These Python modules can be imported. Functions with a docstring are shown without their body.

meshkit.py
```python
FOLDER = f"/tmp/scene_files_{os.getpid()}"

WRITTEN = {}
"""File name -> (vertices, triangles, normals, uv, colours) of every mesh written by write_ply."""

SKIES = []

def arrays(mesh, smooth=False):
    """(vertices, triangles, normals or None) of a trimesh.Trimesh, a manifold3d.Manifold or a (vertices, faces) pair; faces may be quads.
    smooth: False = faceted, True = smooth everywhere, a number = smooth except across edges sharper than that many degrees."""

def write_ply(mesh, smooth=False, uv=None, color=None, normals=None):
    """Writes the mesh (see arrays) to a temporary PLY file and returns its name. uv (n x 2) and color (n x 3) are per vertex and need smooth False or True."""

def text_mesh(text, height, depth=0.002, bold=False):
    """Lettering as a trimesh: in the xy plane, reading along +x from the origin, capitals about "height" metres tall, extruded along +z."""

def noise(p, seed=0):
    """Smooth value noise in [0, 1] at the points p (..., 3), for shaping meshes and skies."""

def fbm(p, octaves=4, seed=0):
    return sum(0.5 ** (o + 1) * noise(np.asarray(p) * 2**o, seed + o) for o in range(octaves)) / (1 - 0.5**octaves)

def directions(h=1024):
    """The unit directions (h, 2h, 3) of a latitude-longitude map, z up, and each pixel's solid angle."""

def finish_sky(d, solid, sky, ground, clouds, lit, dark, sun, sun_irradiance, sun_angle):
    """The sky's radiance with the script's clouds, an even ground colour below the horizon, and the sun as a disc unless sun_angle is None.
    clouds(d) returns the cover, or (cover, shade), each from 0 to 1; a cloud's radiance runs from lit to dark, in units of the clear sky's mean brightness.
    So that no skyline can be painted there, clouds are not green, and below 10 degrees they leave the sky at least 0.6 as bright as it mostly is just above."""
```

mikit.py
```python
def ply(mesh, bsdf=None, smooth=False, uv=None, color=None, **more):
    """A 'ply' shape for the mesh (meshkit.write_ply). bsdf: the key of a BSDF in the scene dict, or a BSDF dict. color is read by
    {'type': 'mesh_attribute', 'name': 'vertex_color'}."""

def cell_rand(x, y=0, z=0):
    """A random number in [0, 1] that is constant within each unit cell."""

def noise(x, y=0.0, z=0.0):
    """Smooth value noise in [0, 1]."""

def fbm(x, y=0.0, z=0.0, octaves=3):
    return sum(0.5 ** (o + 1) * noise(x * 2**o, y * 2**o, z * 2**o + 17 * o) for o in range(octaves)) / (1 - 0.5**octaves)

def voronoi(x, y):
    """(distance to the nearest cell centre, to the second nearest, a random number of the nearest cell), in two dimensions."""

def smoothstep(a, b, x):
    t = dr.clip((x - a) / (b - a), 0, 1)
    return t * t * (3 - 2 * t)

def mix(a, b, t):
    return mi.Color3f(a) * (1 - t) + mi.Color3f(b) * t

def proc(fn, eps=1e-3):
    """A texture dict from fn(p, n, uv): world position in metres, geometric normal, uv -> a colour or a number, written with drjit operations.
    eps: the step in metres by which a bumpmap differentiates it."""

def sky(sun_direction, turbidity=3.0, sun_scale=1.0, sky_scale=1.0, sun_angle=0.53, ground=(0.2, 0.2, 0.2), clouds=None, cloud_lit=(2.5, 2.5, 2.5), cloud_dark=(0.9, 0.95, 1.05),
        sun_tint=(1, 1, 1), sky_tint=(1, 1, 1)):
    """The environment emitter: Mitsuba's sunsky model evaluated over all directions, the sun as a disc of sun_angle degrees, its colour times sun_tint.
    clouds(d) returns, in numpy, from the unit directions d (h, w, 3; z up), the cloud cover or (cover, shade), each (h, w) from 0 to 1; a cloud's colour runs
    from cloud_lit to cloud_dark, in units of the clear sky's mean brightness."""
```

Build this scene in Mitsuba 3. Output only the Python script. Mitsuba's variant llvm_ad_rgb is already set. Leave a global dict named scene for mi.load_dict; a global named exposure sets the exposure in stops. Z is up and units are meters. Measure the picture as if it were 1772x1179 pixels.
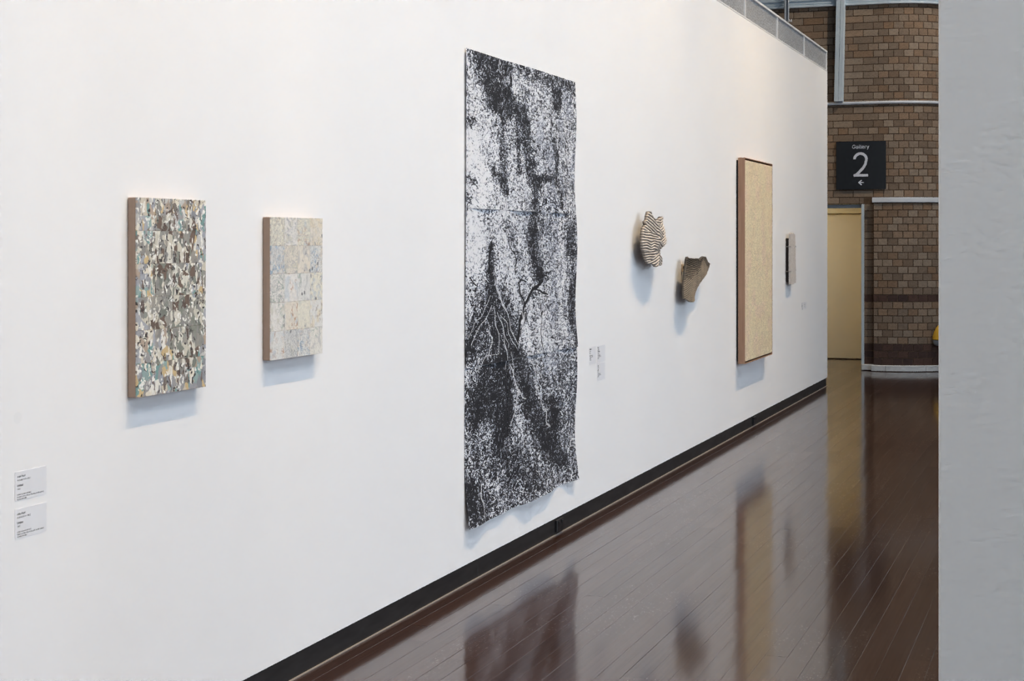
import math, random
import numpy as np, trimesh, drjit as dr, mitsuba as mi
import mikit, meshkit
from mikit import proc, noise, fbm, voronoi, cell_rand, smoothstep, mix
from shapely.geometry import Polygon

T = mi.ScalarTransform4f
scene, labels = {}, {}
rng = random.Random(7)

# ---------------------------------------------------------------- camera, light, exposure
# world: x runs along the gallery wall away from the camera, the wall's face is y = 0, the room lies at y < 0, z is up
YAW = math.atan(999 / 2800)
scene['camera'] = dict(type='perspective', fov=math.degrees(2 * math.atan(886 / 2800)), fov_axis='x', near_clip=0.05, far_clip=100.0,
                       principal_point_offset_y=0.1455,
                       to_world=T().look_at(origin=[0, -2.715, 1.59], target=[math.cos(YAW), -2.715 + math.sin(YAW), 1.59], up=[0, 0, 1]))
exposure = -0.12
WARM = (1.0, 0.745, 0.45)
DAY = (0.77, 0.91, 1.09)


def rgb(c, k=1.0):
    return {'type': 'rgb', 'value': [float(x * k) for x in c]}


def spot(name, x, y, z, tx, ty, tz, power, cut=26.0, beam=7.0, col=WARM):
    scene[name] = {'type': 'spot', 'intensity': rgb(col, power), 'cutoff_angle': cut, 'beam_width': beam,
                   'to_world': T().look_at(origin=[x, y, z], target=[tx, ty, tz], up=[1, 0, 0])}


def light_panel(name, centre, normal, up, sx, sy, radiance, col):
    c, n = np.array(centre, float), np.array(normal, float)
    scene[name] = {'type': 'rectangle', 'to_world': T().look_at(origin=list(c), target=list(c + n), up=list(up)) @ T().scale([sx / 2, sy / 2, 1]),
                   'emitter': {'type': 'area', 'radiance': rgb(col, radiance)}, 'bsdf': {'type': 'ref', 'id': 'window_glass'}}


# track spots over the pictures, one or two to each work
for i, (sx, pw) in enumerate([(1.4, 58), (3.2, 40), (4.6, 48), (5.9, 40), (7.6, 52), (9.2, 40), (10.6, 50), (12.2, 34), (13.7, 60), (15.4, 32), (17.2, 30)]):
    spot(f'track_light_beam_{i + 1:03d}', sx, -2.15, 7.1, sx, 0.0, 1.75, pw)
spot('brick_corner_beam', 16.6, -3.2, 7.1, 20.3, -0.2, 3.4, 46, 32, 14, (1.0, 0.84, 0.64))
spot('passage_beam', 19.0, 3.0, 4.2, 20.9, 0.5, 1.2, 10, 40, 20)
spot('partition_beam', 0.4, -3.6, 7.1, 3.5, -2.9, 1.6, 26, 34, 20, (1.0, 0.78, 0.55))


def labelled(key, label, cat=None, group=None, kind=None):
    d = labels.setdefault(key, {})
    if label: d['label'] = label
    if cat: d['category'] = cat
    if group: d['group'] = group
    if kind: d['kind'] = kind


# daylight: a roof light along the hall and tall windows in the wall opposite
light_panel('window_1', (1.5, -4.6, 7.38), (0, 0, -1), (1, 0, 0), 2.6, 15.0, 3.8, DAY)
light_panel('window_2', (11.8, -7.85, 3.9), (0, 1, 0), (0, 0, 1), 2.0, 2.8, 7.0, DAY)
light_panel('window_5', (5.0, -7.85, 2.6), (0, 1, 0), (0, 0, 1), 6.0, 3.4, 2.5, DAY)
light_panel('window_3', (21.4, 1.5, 2.46), (0, 0, -1), (1, 0, 0), 0.5, 1.0, 11.5, (1.0, 0.93, 0.80))
light_panel('window_4', (18.4, -3.4, 7.38), (0, 0, -1), (1, 0, 0), 2.6, 2.4, 4.0, (0.86, 0.93, 1.0))
for k, t in ((1, 'long roof light over the hall'), (5, 'wide low window in the wall opposite the pictures'), (2, 'tall window in the wall opposite the pictures'), (4, 'roof light over the end of the hall by the rounded brick corner'), (3, 'lit panel in the ceiling of the passage beside the cream door')):
    labelled(f'window_{k}', t, kind='structure')

# ---------------------------------------------------------------- materials
def mat(name, **d):
    scene[name] = d


def principled(name, color, rough=0.5, spec=0.5, metal=0.0, bump=None, scale=1.0):
    b = {'type': 'principled', 'base_color': color if isinstance(color, dict) else rgb(color), 'roughness': rough, 'specular': spec, 'metallic': metal}
    if bump is not None:
        b = {'type': 'bumpmap', 'scale': scale, 'tex': bump, 'bsdf': b}
    scene[name] = {'type': 'twosided', 'bsdf': b}


def wall_bump(p, n, uv):
    return 0.0006 * fbm(p.x * 95, p.y * 95, p.z * 95, 2)


def wall_color(p, n, uv):
    # two faint round patches of filler under the paint and a little roller unevenness
    d1 = dr.sqrt(dr.square(p.x - 3.652) + dr.square(p.z - 1.115))
    d2 = dr.sqrt(dr.square(p.x - 3.575) + dr.square(p.z - 1.588))
    patch = smoothstep(0.019, 0.015, d1) + smoothstep(0.018, 0.014, d2)
    v = 1.0 - 0.03 * dr.minimum(patch, 1.0) - 0.012 * fbm(p.x * 3, p.y * 3, p.z * 3, 2)
    return mi.Color3f(0.86, 0.858, 0.852) * v


principled('white_wall_paint', proc(wall_color), 0.65, 0.3, bump=proc(wall_bump, 0.002), scale=0.5)
principled('partition_paint', (0.80, 0.795, 0.77), 0.6, 0.3, bump=proc(lambda p, n, uv: 0.001 * fbm(p.x * 110, p.y * 110, p.z * 110, 2), 0.002), scale=1.0)
principled('hall_paint', (0.55, 0.55, 0.54), 0.8, 0.2)
principled('ceiling_paint', (0.62, 0.63, 0.64), 0.8, 0.2)
principled('window_glass', (0.6, 0.62, 0.64), 0.4, 0.5)
principled('black_paint', proc(lambda p, n, uv: mi.Color3f(0.016, 0.0155, 0.016) * (0.7 + 0.7 * fbm(p.x * 7, p.y * 7, p.z * 30, 3))), 0.42, 0.5)
principled('black_plastic', (0.012, 0.012, 0.013), 0.35)
principled('dark_hole', (0.004, 0.004, 0.004), 0.7)
principled('white_metal', (0.72, 0.73, 0.73), 0.45)
principled('pale_blue_steel', (0.50, 0.58, 0.64), 0.5)
principled('grey_steel', (0.30, 0.33, 0.36), 0.45)
principled('galvanised_steel', (0.52, 0.54, 0.56), 0.35, 0.5, 0.7)
principled('white_rail_paint', (0.62, 0.65, 0.69), 0.5)
principled('white_plinth_paint', proc(lambda p, n, uv: mi.Color3f(0.60, 0.61, 0.60) * (0.75 + 0.4 * fbm(p.x * 22, p.y * 22, p.z * 22, 3))), 0.55)
principled('cream_paint', (0.74, 0.66, 0.49), 0.5)
principled('cream_trim_paint', (0.78, 0.70, 0.48), 0.45)
principled('sign_black', (0.0075, 0.0105, 0.015), 0.45)
principled('sign_white', (0.62, 0.66, 0.74), 0.5)
principled('label_card', (0.765, 0.77, 0.79), 0.5)
principled('label_ink', (0.05, 0.05, 0.055), 0.6)
principled('yellow_plastic', (0.66, 0.39, 0.04), 0.35)
principled('grey_plastic', (0.22, 0.24, 0.26), 0.4)
principled('mortar', proc(lambda p, n, uv: mix((0.085, 0.055, 0.035), (0.13, 0.09, 0.062), fbm(p.x * 30, p.y * 30, p.z * 30, 3)) * (0.45 + 0.55 * smoothstep(0.25, 0.40, p.z) )), 0.9, 0.2)
scene['mortar']['bsdf']['base_color'] = proc(lambda p, n, uv: mix((0.085, 0.055, 0.035), (0.13, 0.09, 0.062), fbm(p.x * 30, p.y * 30, p.z * 30, 3)))


def brick_color(p, n, uv):
    t, kind = uv.x, uv.y
    tone = mix((0.175, 0.125, 0.090), (0.30, 0.235, 0.178), t)
    tone = mix(tone, (0.26, 0.155, 0.09), smoothstep(0.55, 0.95, cell_rand(t * 7919.0)) * 0.55)
    dark = mix((0.055, 0.033, 0.030), (0.10, 0.055, 0.042), t)
    g = 0.72 + 0.4 * fbm(p.x * 55, p.y * 55, p.z * 55, 3)
    spots = smoothstep(0.82, 0.92, noise(p.x * 150, p.y * 150, p.z * 150)) * 0.25
    return dr.select(kind > 0.5, dark, tone) * g * (1 - spots)


principled('brick', proc(brick_color), 0.75, 0.25)


def plank_color(p, n, uv):
    t = uv.x
    grain = fbm(p.x * 3.0 + t * 91, p.y * 160, t * 37, 3)
    c = mix((0.028, 0.013, 0.009), (0.062, 0.029, 0.019), 0.25 + 0.5 * grain + 0.35 * (t - 0.5))
    dust = smoothstep(0.86, 0.93, noise(p.x * 75, p.y * 190, 3.0)) * smoothstep(0.5, 0.75, noise(p.x * 2.0, p.y * 5.0, 9.0))
    return mix(c, (0.36, 0.29, 0.24), 0.16 * dust)


def plank_bump(p, n, uv):
    return 0.0012 * noise(p.x * 4.0 + uv.x * 50, p.y * 26, uv.x * 31) + 0.00010 * fbm(p.x * 26.0, p.y * 130, uv.x * 13, 2)


scene['floor_boards'] = {'type': 'bumpmap', 'scale': 0.022, 'tex': proc(plank_bump, 0.003),
                         'bsdf': {'type': 'roughplastic', 'diffuse_reflectance': proc(plank_color), 'int_ior': 1.68, 'alpha': 0.011, 'distribution': 'ggx'}}
principled('floor_gap', (0.022, 0.012, 0.009), 0.8, 0.2)


def wood_color(a, b):
    return proc(lambda p, n, uv: mix(a, b, fbm(p.x * 60, p.y * 90, p.z * 3.5, 3)))


principled('frame_wood', wood_color((0.30, 0.165, 0.10), (0.41, 0.24, 0.155)), 0.5)
principled('bead_varnish', (0.26, 0.22, 0.19), 0.5)
principled('dark_frame_edge', (0.16, 0.10, 0.07), 0.55)
principled('brown_edge', wood_color((0.27, 0.19, 0.145), (0.36, 0.26, 0.20)), 0.6)
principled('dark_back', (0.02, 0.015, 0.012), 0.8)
principled('mount_wood', (0.55, 0.42, 0.27), 0.5)
principled('pin_metal', (0.30, 0.29, 0.28), 0.35, 0.5, 0.8)


def choose(r, colors):
    out = mi.Color3f(colors[0])
    for k in range(1, len(colors)):
        out = dr.select(r > k / len(colors), mi.Color3f(colors[k]), out)
    return out


def canvas_one(p, n, uv):
    x, z = (p.x - 4.178) / 0.1, (p.z - 1.122) / 0.1
    px, pz = dr.floor(x), dr.floor(z)
    seed = cell_rand(px, pz, 5) * 40
    wx = p.x + 0.016 * (noise(p.x * 60, p.z * 60, seed) - 0.5)
    wz = p.z + 0.022 * (noise(p.x * 55, p.z * 55, seed + 9) - 0.5)
    wx += 0.012 * (noise(p.x * 170, p.z * 150, seed + 3) - 0.5)
    wz += 0.010 * (noise(p.x * 150, p.z * 190, seed + 6) - 0.5)
    # the middle panels are olive and dark brown, the outer ones grey, teal and cream
    mid = dr.exp(-dr.square((p.x - 4.385) / 0.140) - dr.square((p.z - 1.43) / 0.20))
    mid = dr.select(mid + 0.9 * (noise(p.x * 24, p.z * 14, 3.0) - 0.5) + 0.3 * (cell_rand(px, pz, 8) - 0.5) > 0.42, mi.Float(1), mi.Float(0))
    outer = [(0.76, 0.70, 0.58), (0.33, 0.33, 0.345), (0.27, 0.275, 0.29), (0.60, 0.54, 0.44), (0.20, 0.33, 0.31), (0.40, 0.41, 0.43), (0.82, 0.79, 0.71), (0.44, 0.35, 0.27), (0.34, 0.33, 0.32), (0.60, 0.46, 0.25), (0.55, 0.54, 0.51), (0.22, 0.19, 0.16), (0.36, 0.37, 0.40), (0.30, 0.40, 0.38)]
    inner = [(0.24, 0.25, 0.21), (0.30, 0.29, 0.26), (0.14, 0.10, 0.075), (0.62, 0.58, 0.48), (0.20, 0.21, 0.18), (0.33, 0.31, 0.27), (0.17, 0.12, 0.09), (0.27, 0.26, 0.24), (0.70, 0.67, 0.58)]
    d1, d2, r = voronoi(wx * 42 + seed, wz * 33)
    c = dr.select(mid > 0.5, choose(r, inner), choose(r, outer))
    # upright strokes
    d3, d4, r2 = voronoi(wx * 72 + 31 + seed, wz * 21 + 4)
    on = (r2 > 0.62) & (d3 < 0.40)
    c = dr.select(on, dr.select(mid > 0.5, choose((r2 - 0.62) * 2.63, [(0.28, 0.29, 0.25), (0.68, 0.64, 0.55), (0.11, 0.075, 0.06), (0.36, 0.33, 0.28)]),
                                choose((r2 - 0.62) * 2.63, [(0.38, 0.39, 0.41), (0.78, 0.74, 0.63), (0.17, 0.13, 0.11), (0.20, 0.33, 0.31), (0.31, 0.30, 0.29), (0.84, 0.81, 0.74), (0.62, 0.47, 0.26)])), c)
    # white flecks and dark nicks
    d5, d6, r3 = voronoi(wx * 95 + 7, wz * 80 + 13)
    c = dr.select((r3 > 0.82) & (d5 < 0.40), mi.Color3f(0.86, 0.84, 0.78), c)
    c = dr.select((r3 < 0.17) & (d5 < 0.36), mi.Color3f(0.06, 0.05, 0.045), c)
    return c * (0.9 + 0.2 * noise(p.x * 300, p.z * 120, 1.0))


def canvas_two(p, n, uv):
    x, z = (p.x - 5.020) / 0.1, (p.z - 1.175) / 0.1
    px, pz = dr.floor(x), dr.floor(z)
    seed = cell_rand(px, pz, 15) * 60
    r = cell_rand(px, pz, 16)
    base = choose(r, [(0.78, 0.75, 0.68), (0.73, 0.72, 0.68), (0.78, 0.74, 0.62), (0.66, 0.65, 0.62), (0.77, 0.74, 0.69), (0.75, 0.69, 0.59)])
    blot = fbm(p.x * 52 + seed, p.z * 40, seed, 2)
    tint = choose(cell_rand(px, pz, 17), [(0.50, 0.56, 0.60), (0.56, 0.54, 0.44), (0.46, 0.46, 0.45), (0.72, 0.62, 0.44), (0.55, 0.56, 0.50), (0.66, 0.56, 0.46)])
    c = mix(base, tint, 0.6 * smoothstep(0.56, 0.66, blot))
    # squiggled lines: contours of noise
    f1 = fbm(p.x * 70 + seed, p.z * 58 + 3, seed, 2)
    line = smoothstep(0.045, 0.018, dr.abs(f1 - 0.45)) * smoothstep(0.35, 0.55, noise(p.x * 22, p.z * 18, seed + 2))
    ink = choose(cell_rand(px, pz, 18), [(0.30, 0.32, 0.34), (0.36, 0.30, 0.24), (0.22, 0.36, 0.50), (0.42, 0.24, 0.14), (0.25, 0.25, 0.26), (0.34, 0.40, 0.34)])
    c = mix(c, ink, 0.85 * line)
    f2 = fbm(p.x * 210 + seed, p.z * 190, seed + 5, 2)
    fine = smoothstep(0.09, 0.03, dr.abs(f2 - 0.5)) * dr.select(cell_rand(px, pz, 19) > 0.45, mi.Float(0.70), mi.Float(0.34))
    c = mix(c, (0.30, 0.31, 0.32), fine)
    d5, d6, r3 = voronoi(p.x * 40 + 3 + seed, p.z * 36)
    c = dr.select((r3 > 0.97) & (d5 < 0.24), mi.Color3f(0.20, 0.20, 0.20), c)
    return c


def woven(p, n, uv):
    x, z = p.x / 0.0165 + 0.5 * noise(p.x * 9, p.z * 9, 4.0), p.z / 0.0085 + 0.5 * noise(p.x * 7, p.z * 7, 1.0)
    row = dr.floor(z)
    xx = x + 0.5 * (row - 2 * dr.floor(row / 2))
    r = cell_rand(dr.floor(xx), row, 3)
    fx, fz = dr.abs(xx - dr.floor(xx) - 0.5), dr.abs(z - row - 0.5)
    knot = smoothstep(0.5, 0.30, fx) * smoothstep(0.5, 0.26, fz)
    blot = fbm(p.x * 7, p.z * 7, 2.0, 3)
    c = mix((0.80, 0.66, 0.45), (0.80, 0.64, 0.47), smoothstep(0.35, 0.65, noise(p.x * 11, p.z * 9, 7.0)))
    c = mix(c, (0.82, 0.70, 0.48), smoothstep(0.4, 0.6, blot))
    return c * (0.74 + 0.26 * knot) * (0.74 + 0.38 * r)


principled('painted_panel', proc(canvas_one), 0.5)
principled('drawn_panel', proc(canvas_two), 0.55)
principled('woven_fibre', proc(woven), 0.8, 0.2)
principled('fired_clay', {'type': 'mesh_attribute', 'name': 'vertex_color'}, 0.55, 0.4)
principled('stone_slab', proc(lambda p, n, uv: mix((0.46, 0.41, 0.37), (0.64, 0.60, 0.56), fbm(p.x * 60, p.y * 60, p.z * 70, 3))), 0.8, 0.2)
principled('perforated_metal', proc(lambda p, n, uv: mi.Color3f(0.43, 0.45, 0.475) * (0.75 + 0.5 * cell_rand(p.x / 0.012, 0, p.z / 0.012)) * (0.85 + 0.3 * noise(p.x * 2.5, p.z * 9, 0.5))), 0.45, 0.5, 0.3)

DARK = [ ([(7.239, 2.484), (7.287, 2.417), (7.351, 2.34), (7.433, 2.257)], 0.14, 1.7), ([(7.45, 2.264), (7.466, 2.038), (7.5, 1.841)], 0.05, 0.4), ([(7.271, 2.449), (7.689, 2.451), (8.152, 2.448), (8.559, 2.448)], 0.1, 0.3), ([(7.733, 2.257), (7.85, 2.058), (7.905, 1.882)], 0.06, 0.5), ([(7.923, 1.853), (7.942, 1.734), (7.923, 1.584), (8.036, 1.402)], 0.07, 0.45), ([(8.008, 1.91), (8.201, 1.917)], 0.07, 0.6), ([(8.3, 2.378), (8.31, 2.301)], 0.08, 0.55), ([(8.25, 2.142), (8.31, 1.958), (8.351, 1.772)], 0.03, 0.35), ([(7.663, 2.281), (7.698, 1.934)], 0.035, 0.35), ([(7.024, 1.88), (7.039, 1.865)], 0.05, 0.5), ([(7.001, 2.161), (7.016, 2.143)], 0.05, 0.5), ([(7.319, 1.947), (7.351, 1.92)], 0.06, 0.4), ([(7.4, 1.922), (7.483, 1.84)], 0.05, 0.25), ([(7.271, 1.557), (7.271, 1.446), (7.319, 1.334)], 0.045, 0.6), ([(7.311, 1.32), (7.367, 1.192), (7.417, 1.021)], 0.16, 0.62), ([(7.271, 1.307), (7.115, 1.177), (7.001, 1.049)], 0.1, 0.4), ([(7.417, 1.246), (7.559, 1.097), (7.689, 1.002)], 0.12, 0.5), ([(8.506, 1.663), (8.538, 1.52)], 0.09, 0.3), ([(8.58, 1.423), (8.612, 1.004)], 0.08, 0.3), ([(7.517, 1.684), (7.645, 1.555), (7.689, 1.497)], 0.06, 0.22), ([(7.231, 0.978), (7.176, 0.845), (7.115, 0.769)], 0.12, 0.4), ([(7.45, 0.962), (7.466, 0.79), (7.483, 0.647)], 0.1, 0.45), ([(7.733, 0.941), (7.868, 0.752), (8.103, 0.547)], 0.12, 0.28), ([(8.23, 0.749), (8.26, 0.529)], 0.06, 0.28), ([(7.001, 0.433), (7.115, 0.307)], 0.12, 0.45), ([(7.517, 0.5), (7.868, 0.336)], 0.2, 0.18), ([(7.351, 0.829), (7.4, 0.515)], 0.1, 0.3), ([(7.039, 1.208), (7.084, 1.097)], 0.08, 0.25), ([(8.152, 0.511), (8.402, 0.387)], 0.1, 0.3) ]
LIGHT = [ ([(7.039, 2.069), (7.115, 1.911), (7.153, 1.776)], 0.12, 0.3), ([(7.039, 1.692), (7.077, 1.449)], 0.1, 0.3), ([(7.559, 1.498), (7.645, 1.295)], 0.07, 0.25), ([(7.796, 1.172), (7.868, 0.99)], 0.07, 0.3), ([(8.008, 1.162), (8.25, 0.902)], 0.12, 0.2), ([(7.271, 0.712), (7.255, 0.658)], 0.06, 0.45), ([(7.671, 0.713), (7.733, 0.59)], 0.05, 0.3), ([(7.961, 0.864), (8.055, 0.765)], 0.05, 0.3), ([(8.402, 1.143), (8.506, 1.01)], 0.08, 0.25), ([(7.961, 2.214), (8.055, 2.1)], 0.08, 0.25), ([(7.351, 0.55), (7.433, 0.455)], 0.06, 0.25) ]
BLACK = [ ([(7.654, 1.045), (7.715, 1.181), (7.805, 1.26), (7.923, 1.33), (8.027, 1.375)], 0.0085), ([(7.805, 1.26), (7.733, 1.321), (7.689, 1.38), (7.724, 1.4), (7.796, 1.387)], 0.004), ([(7.923, 1.336), (7.979, 1.346), (8.036, 1.339), (8.132, 1.302)], 0.0045), ([(7.733, 1.131), (7.796, 1.216)], 0.004), ([(7.239, 1.433), (7.255, 1.529), (7.271, 1.584)], 0.006), ([(7.517, 1.613), (7.619, 1.526), (7.663, 1.439)], 0.003), ([(7.001, 1.424), (7.054, 1.382), (7.084, 1.368)], 0.003), ([(7.733, 1.218), (7.823, 1.229), (7.796, 1.172)], 0.003), ([(8.036, 1.281), (8.065, 1.159), (8.065, 1.037)], 0.002), ([(7.161, 1.202), (7.069, 1.152), (7.009, 1.075)], 0.004) ]
WHITE = [ ([(7.551, 0.977), (7.602, 0.907), (7.671, 0.844), (7.733, 0.794), (7.796, 0.783)], 0.004), ([(7.689, 0.836), (7.636, 0.76), (7.568, 0.672)], 0.0035), ([(7.335, 1.403), (7.433, 1.302), (7.517, 1.228), (7.551, 1.155), (7.689, 1.084)], 0.003), ([(7.417, 1.224), (7.534, 1.127), (7.671, 1.061)], 0.0025), ([(7.751, 1.232), (7.751, 1.144), (7.706, 1.065)], 0.003), ([(7.001, 1.129), (7.153, 1.243), (7.271, 1.33)], 0.002), ([(7.039, 1.1), (7.176, 1.201), (7.287, 1.279)], 0.002), ([(7.115, 0.987), (7.231, 1.047), (7.351, 1.047)], 0.0025), ([(7.13, 0.441), (7.176, 0.352), (7.161, 0.273)], 0.003), ([(7.367, 1.248), (7.45, 1.132), (7.534, 1.07)], 0.002), ([(7.319, 1.278), (7.367, 1.164), (7.351, 1.053)], 0.002), ([(7.433, 1.147), (7.483, 1.045), (7.466, 0.961)], 0.002), ([(7.239, 1.198), (7.271, 1.114), (7.239, 1.033)], 0.002), ([(7.868, 1.049), (8.008, 0.799), (8.201, 0.597)], 0.003), ([(7.585, 1.038), (7.619, 0.949), (7.585, 0.894)], 0.002), ([(7.417, 2.486), (7.45, 2.405)], 0.002), ([(7.742, 2.433), (7.733, 2.301)], 0.002) ]


def seg_dist(x, z, pts):
    """Distance to a stroke; the brush is three times wider than tall."""
    best = mi.Float(9.0)
    for (ax, az), (bx, bz) in zip(pts[:-1], pts[1:]):
        dx, dz = 0.33 * (bx - ax), bz - az
        t = dr.clip(((x - ax) * 0.33 * dx + (z - az) * dz) * (1.0 / max(dx * dx + dz * dz, 1e-9)), 0, 1)
        best = dr.minimum(best, dr.square((x - ax) * 0.33 - t * dx) + dr.square(z - az - t * dz))
    return dr.sqrt(best)


def ink_print(p, n, uv):
    """A forest floor and tree trunks in broken black marks on white paper."""
    u, v = (p.x - 6.95) / 1.68, (2.483 - p.z) / 2.223
    x, z = p.x + 0.06 * (noise(p.x * 14, p.z * 16, 1.0) - 0.5), p.z + 0.03 * (noise(p.x * 10, p.z * 10, 4.0) - 0.5)
    zone = mi.Float(0.0)
    for pts, w, s in DARK:
        zone += s * 0.42 * dr.exp(-dr.square(seg_dist(x, z, pts) / (0.33 * w)))
    ink = 0.450 + 0.025 * smoothstep(0.30, 0.75, u) + 0.09 * smoothstep(0.60, 0.74, v) - 0.03 * smoothstep(0.40, 0.30, u) * smoothstep(0.65, 0.5, v) + 0.30 * (1 - dr.exp(-zone / 0.16))
    for pts, w, s in LIGHT:
        ink -= s * 0.36 * dr.exp(-dr.square(seg_dist(x, z, pts) / (0.33 * w)))
    ink += 0.10 * (fbm(p.x * 9, p.z * 5, 21.0, 2) - 0.5)
    # broken upright marks: leaves, bark and litter
    wob = 0.02 * (noise(p.x * 25, p.z * 18, 6.0) - 0.5)
    m = 0.26 * noise((p.x + wob) * 62, p.z * 105, 2.0) + 0.46 * noise((p.x - wob) * 120, (p.z + wob) * 270, 8.0) + 0.12 * noise((p.x + wob) * 24, p.z * 20, 3.0) + 0.16 * noise(p.x * 200, p.z * 480, 14.0)
    line = smoothstep(0.035, 0.0, dr.abs(fbm((p.x + wob) * 60, p.z * 95, 12.0, 2) - 0.5))
    mark = ink + 0.06 * line - m
    # pale scratches show through the darkest parts
    scratch = smoothstep(0.05, 0.015, dr.abs(fbm((p.x - wob) * 52, p.z * 34, 33.0, 2) - 0.47)) * smoothstep(0.30, 0.60, noise(p.x * 30, p.z * 30, 41.0))
    mark -= 0.22 * scratch * smoothstep(0.0, 0.2, mark)
    black = smoothstep(-0.02, 0.085, mark)
    grey = smoothstep(-0.11, -0.005, mark)
    wash = smoothstep(0.25, 0.75, u) * smoothstep(0.38, 0.58, fbm(p.x * 8, p.z * 5.5, 5.0, 2))
    c = mix((0.78, 0.785, 0.80), (0.25, 0.275, 0.345), dr.maximum(0.80 * grey, 0.9 * wash * smoothstep(0.68, 0.52, m)))
    c = mix(c, (0.020, 0.020, 0.023), black)
    for pts, w in BLACK:
        c = mix(c, (0.018, 0.018, 0.02), smoothstep(w, 0.6 * w, seg_dist(x, z, pts)))
    for pts, w in WHITE:
        c = mix(c, (0.62, 0.62, 0.64), 0.8 * smoothstep(w, 0.4 * w, seg_dist(x, z, pts)))
    return c


principled('printed_paper', proc(ink_print), 0.6, 0.3)
principled('paper_back', (0.66, 0.62, 0.52), 0.7, 0.2)

# ---------------------------------------------------------------- mesh helpers
def numbered(key):
    if key not in scene and key not in labels: return key
    k = 1
    while f'{key}_{k:03d}' in scene or f'{key}_{k:03d}' in labels: k += 1
    return f'{key}_{k:03d}'


def put(name, mesh, m, parent=None, smooth=False, **kw):
    key = numbered(f'{parent}__{name}' if parent else name)
    scene[key] = mikit.ply(mesh, m, smooth=smooth, **kw)
    return key


def thing(name, label, cat, group=None):
    key = numbered(name)
    labelled(key, label, cat, group)
    return key


def box(x0, x1, y0, y1, z0, z1):
    return trimesh.creation.box(bounds=[[min(x0, x1), min(y0, y1), min(z0, z1)], [max(x0, x1), max(y0, y1), max(z0, z1)]])


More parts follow.
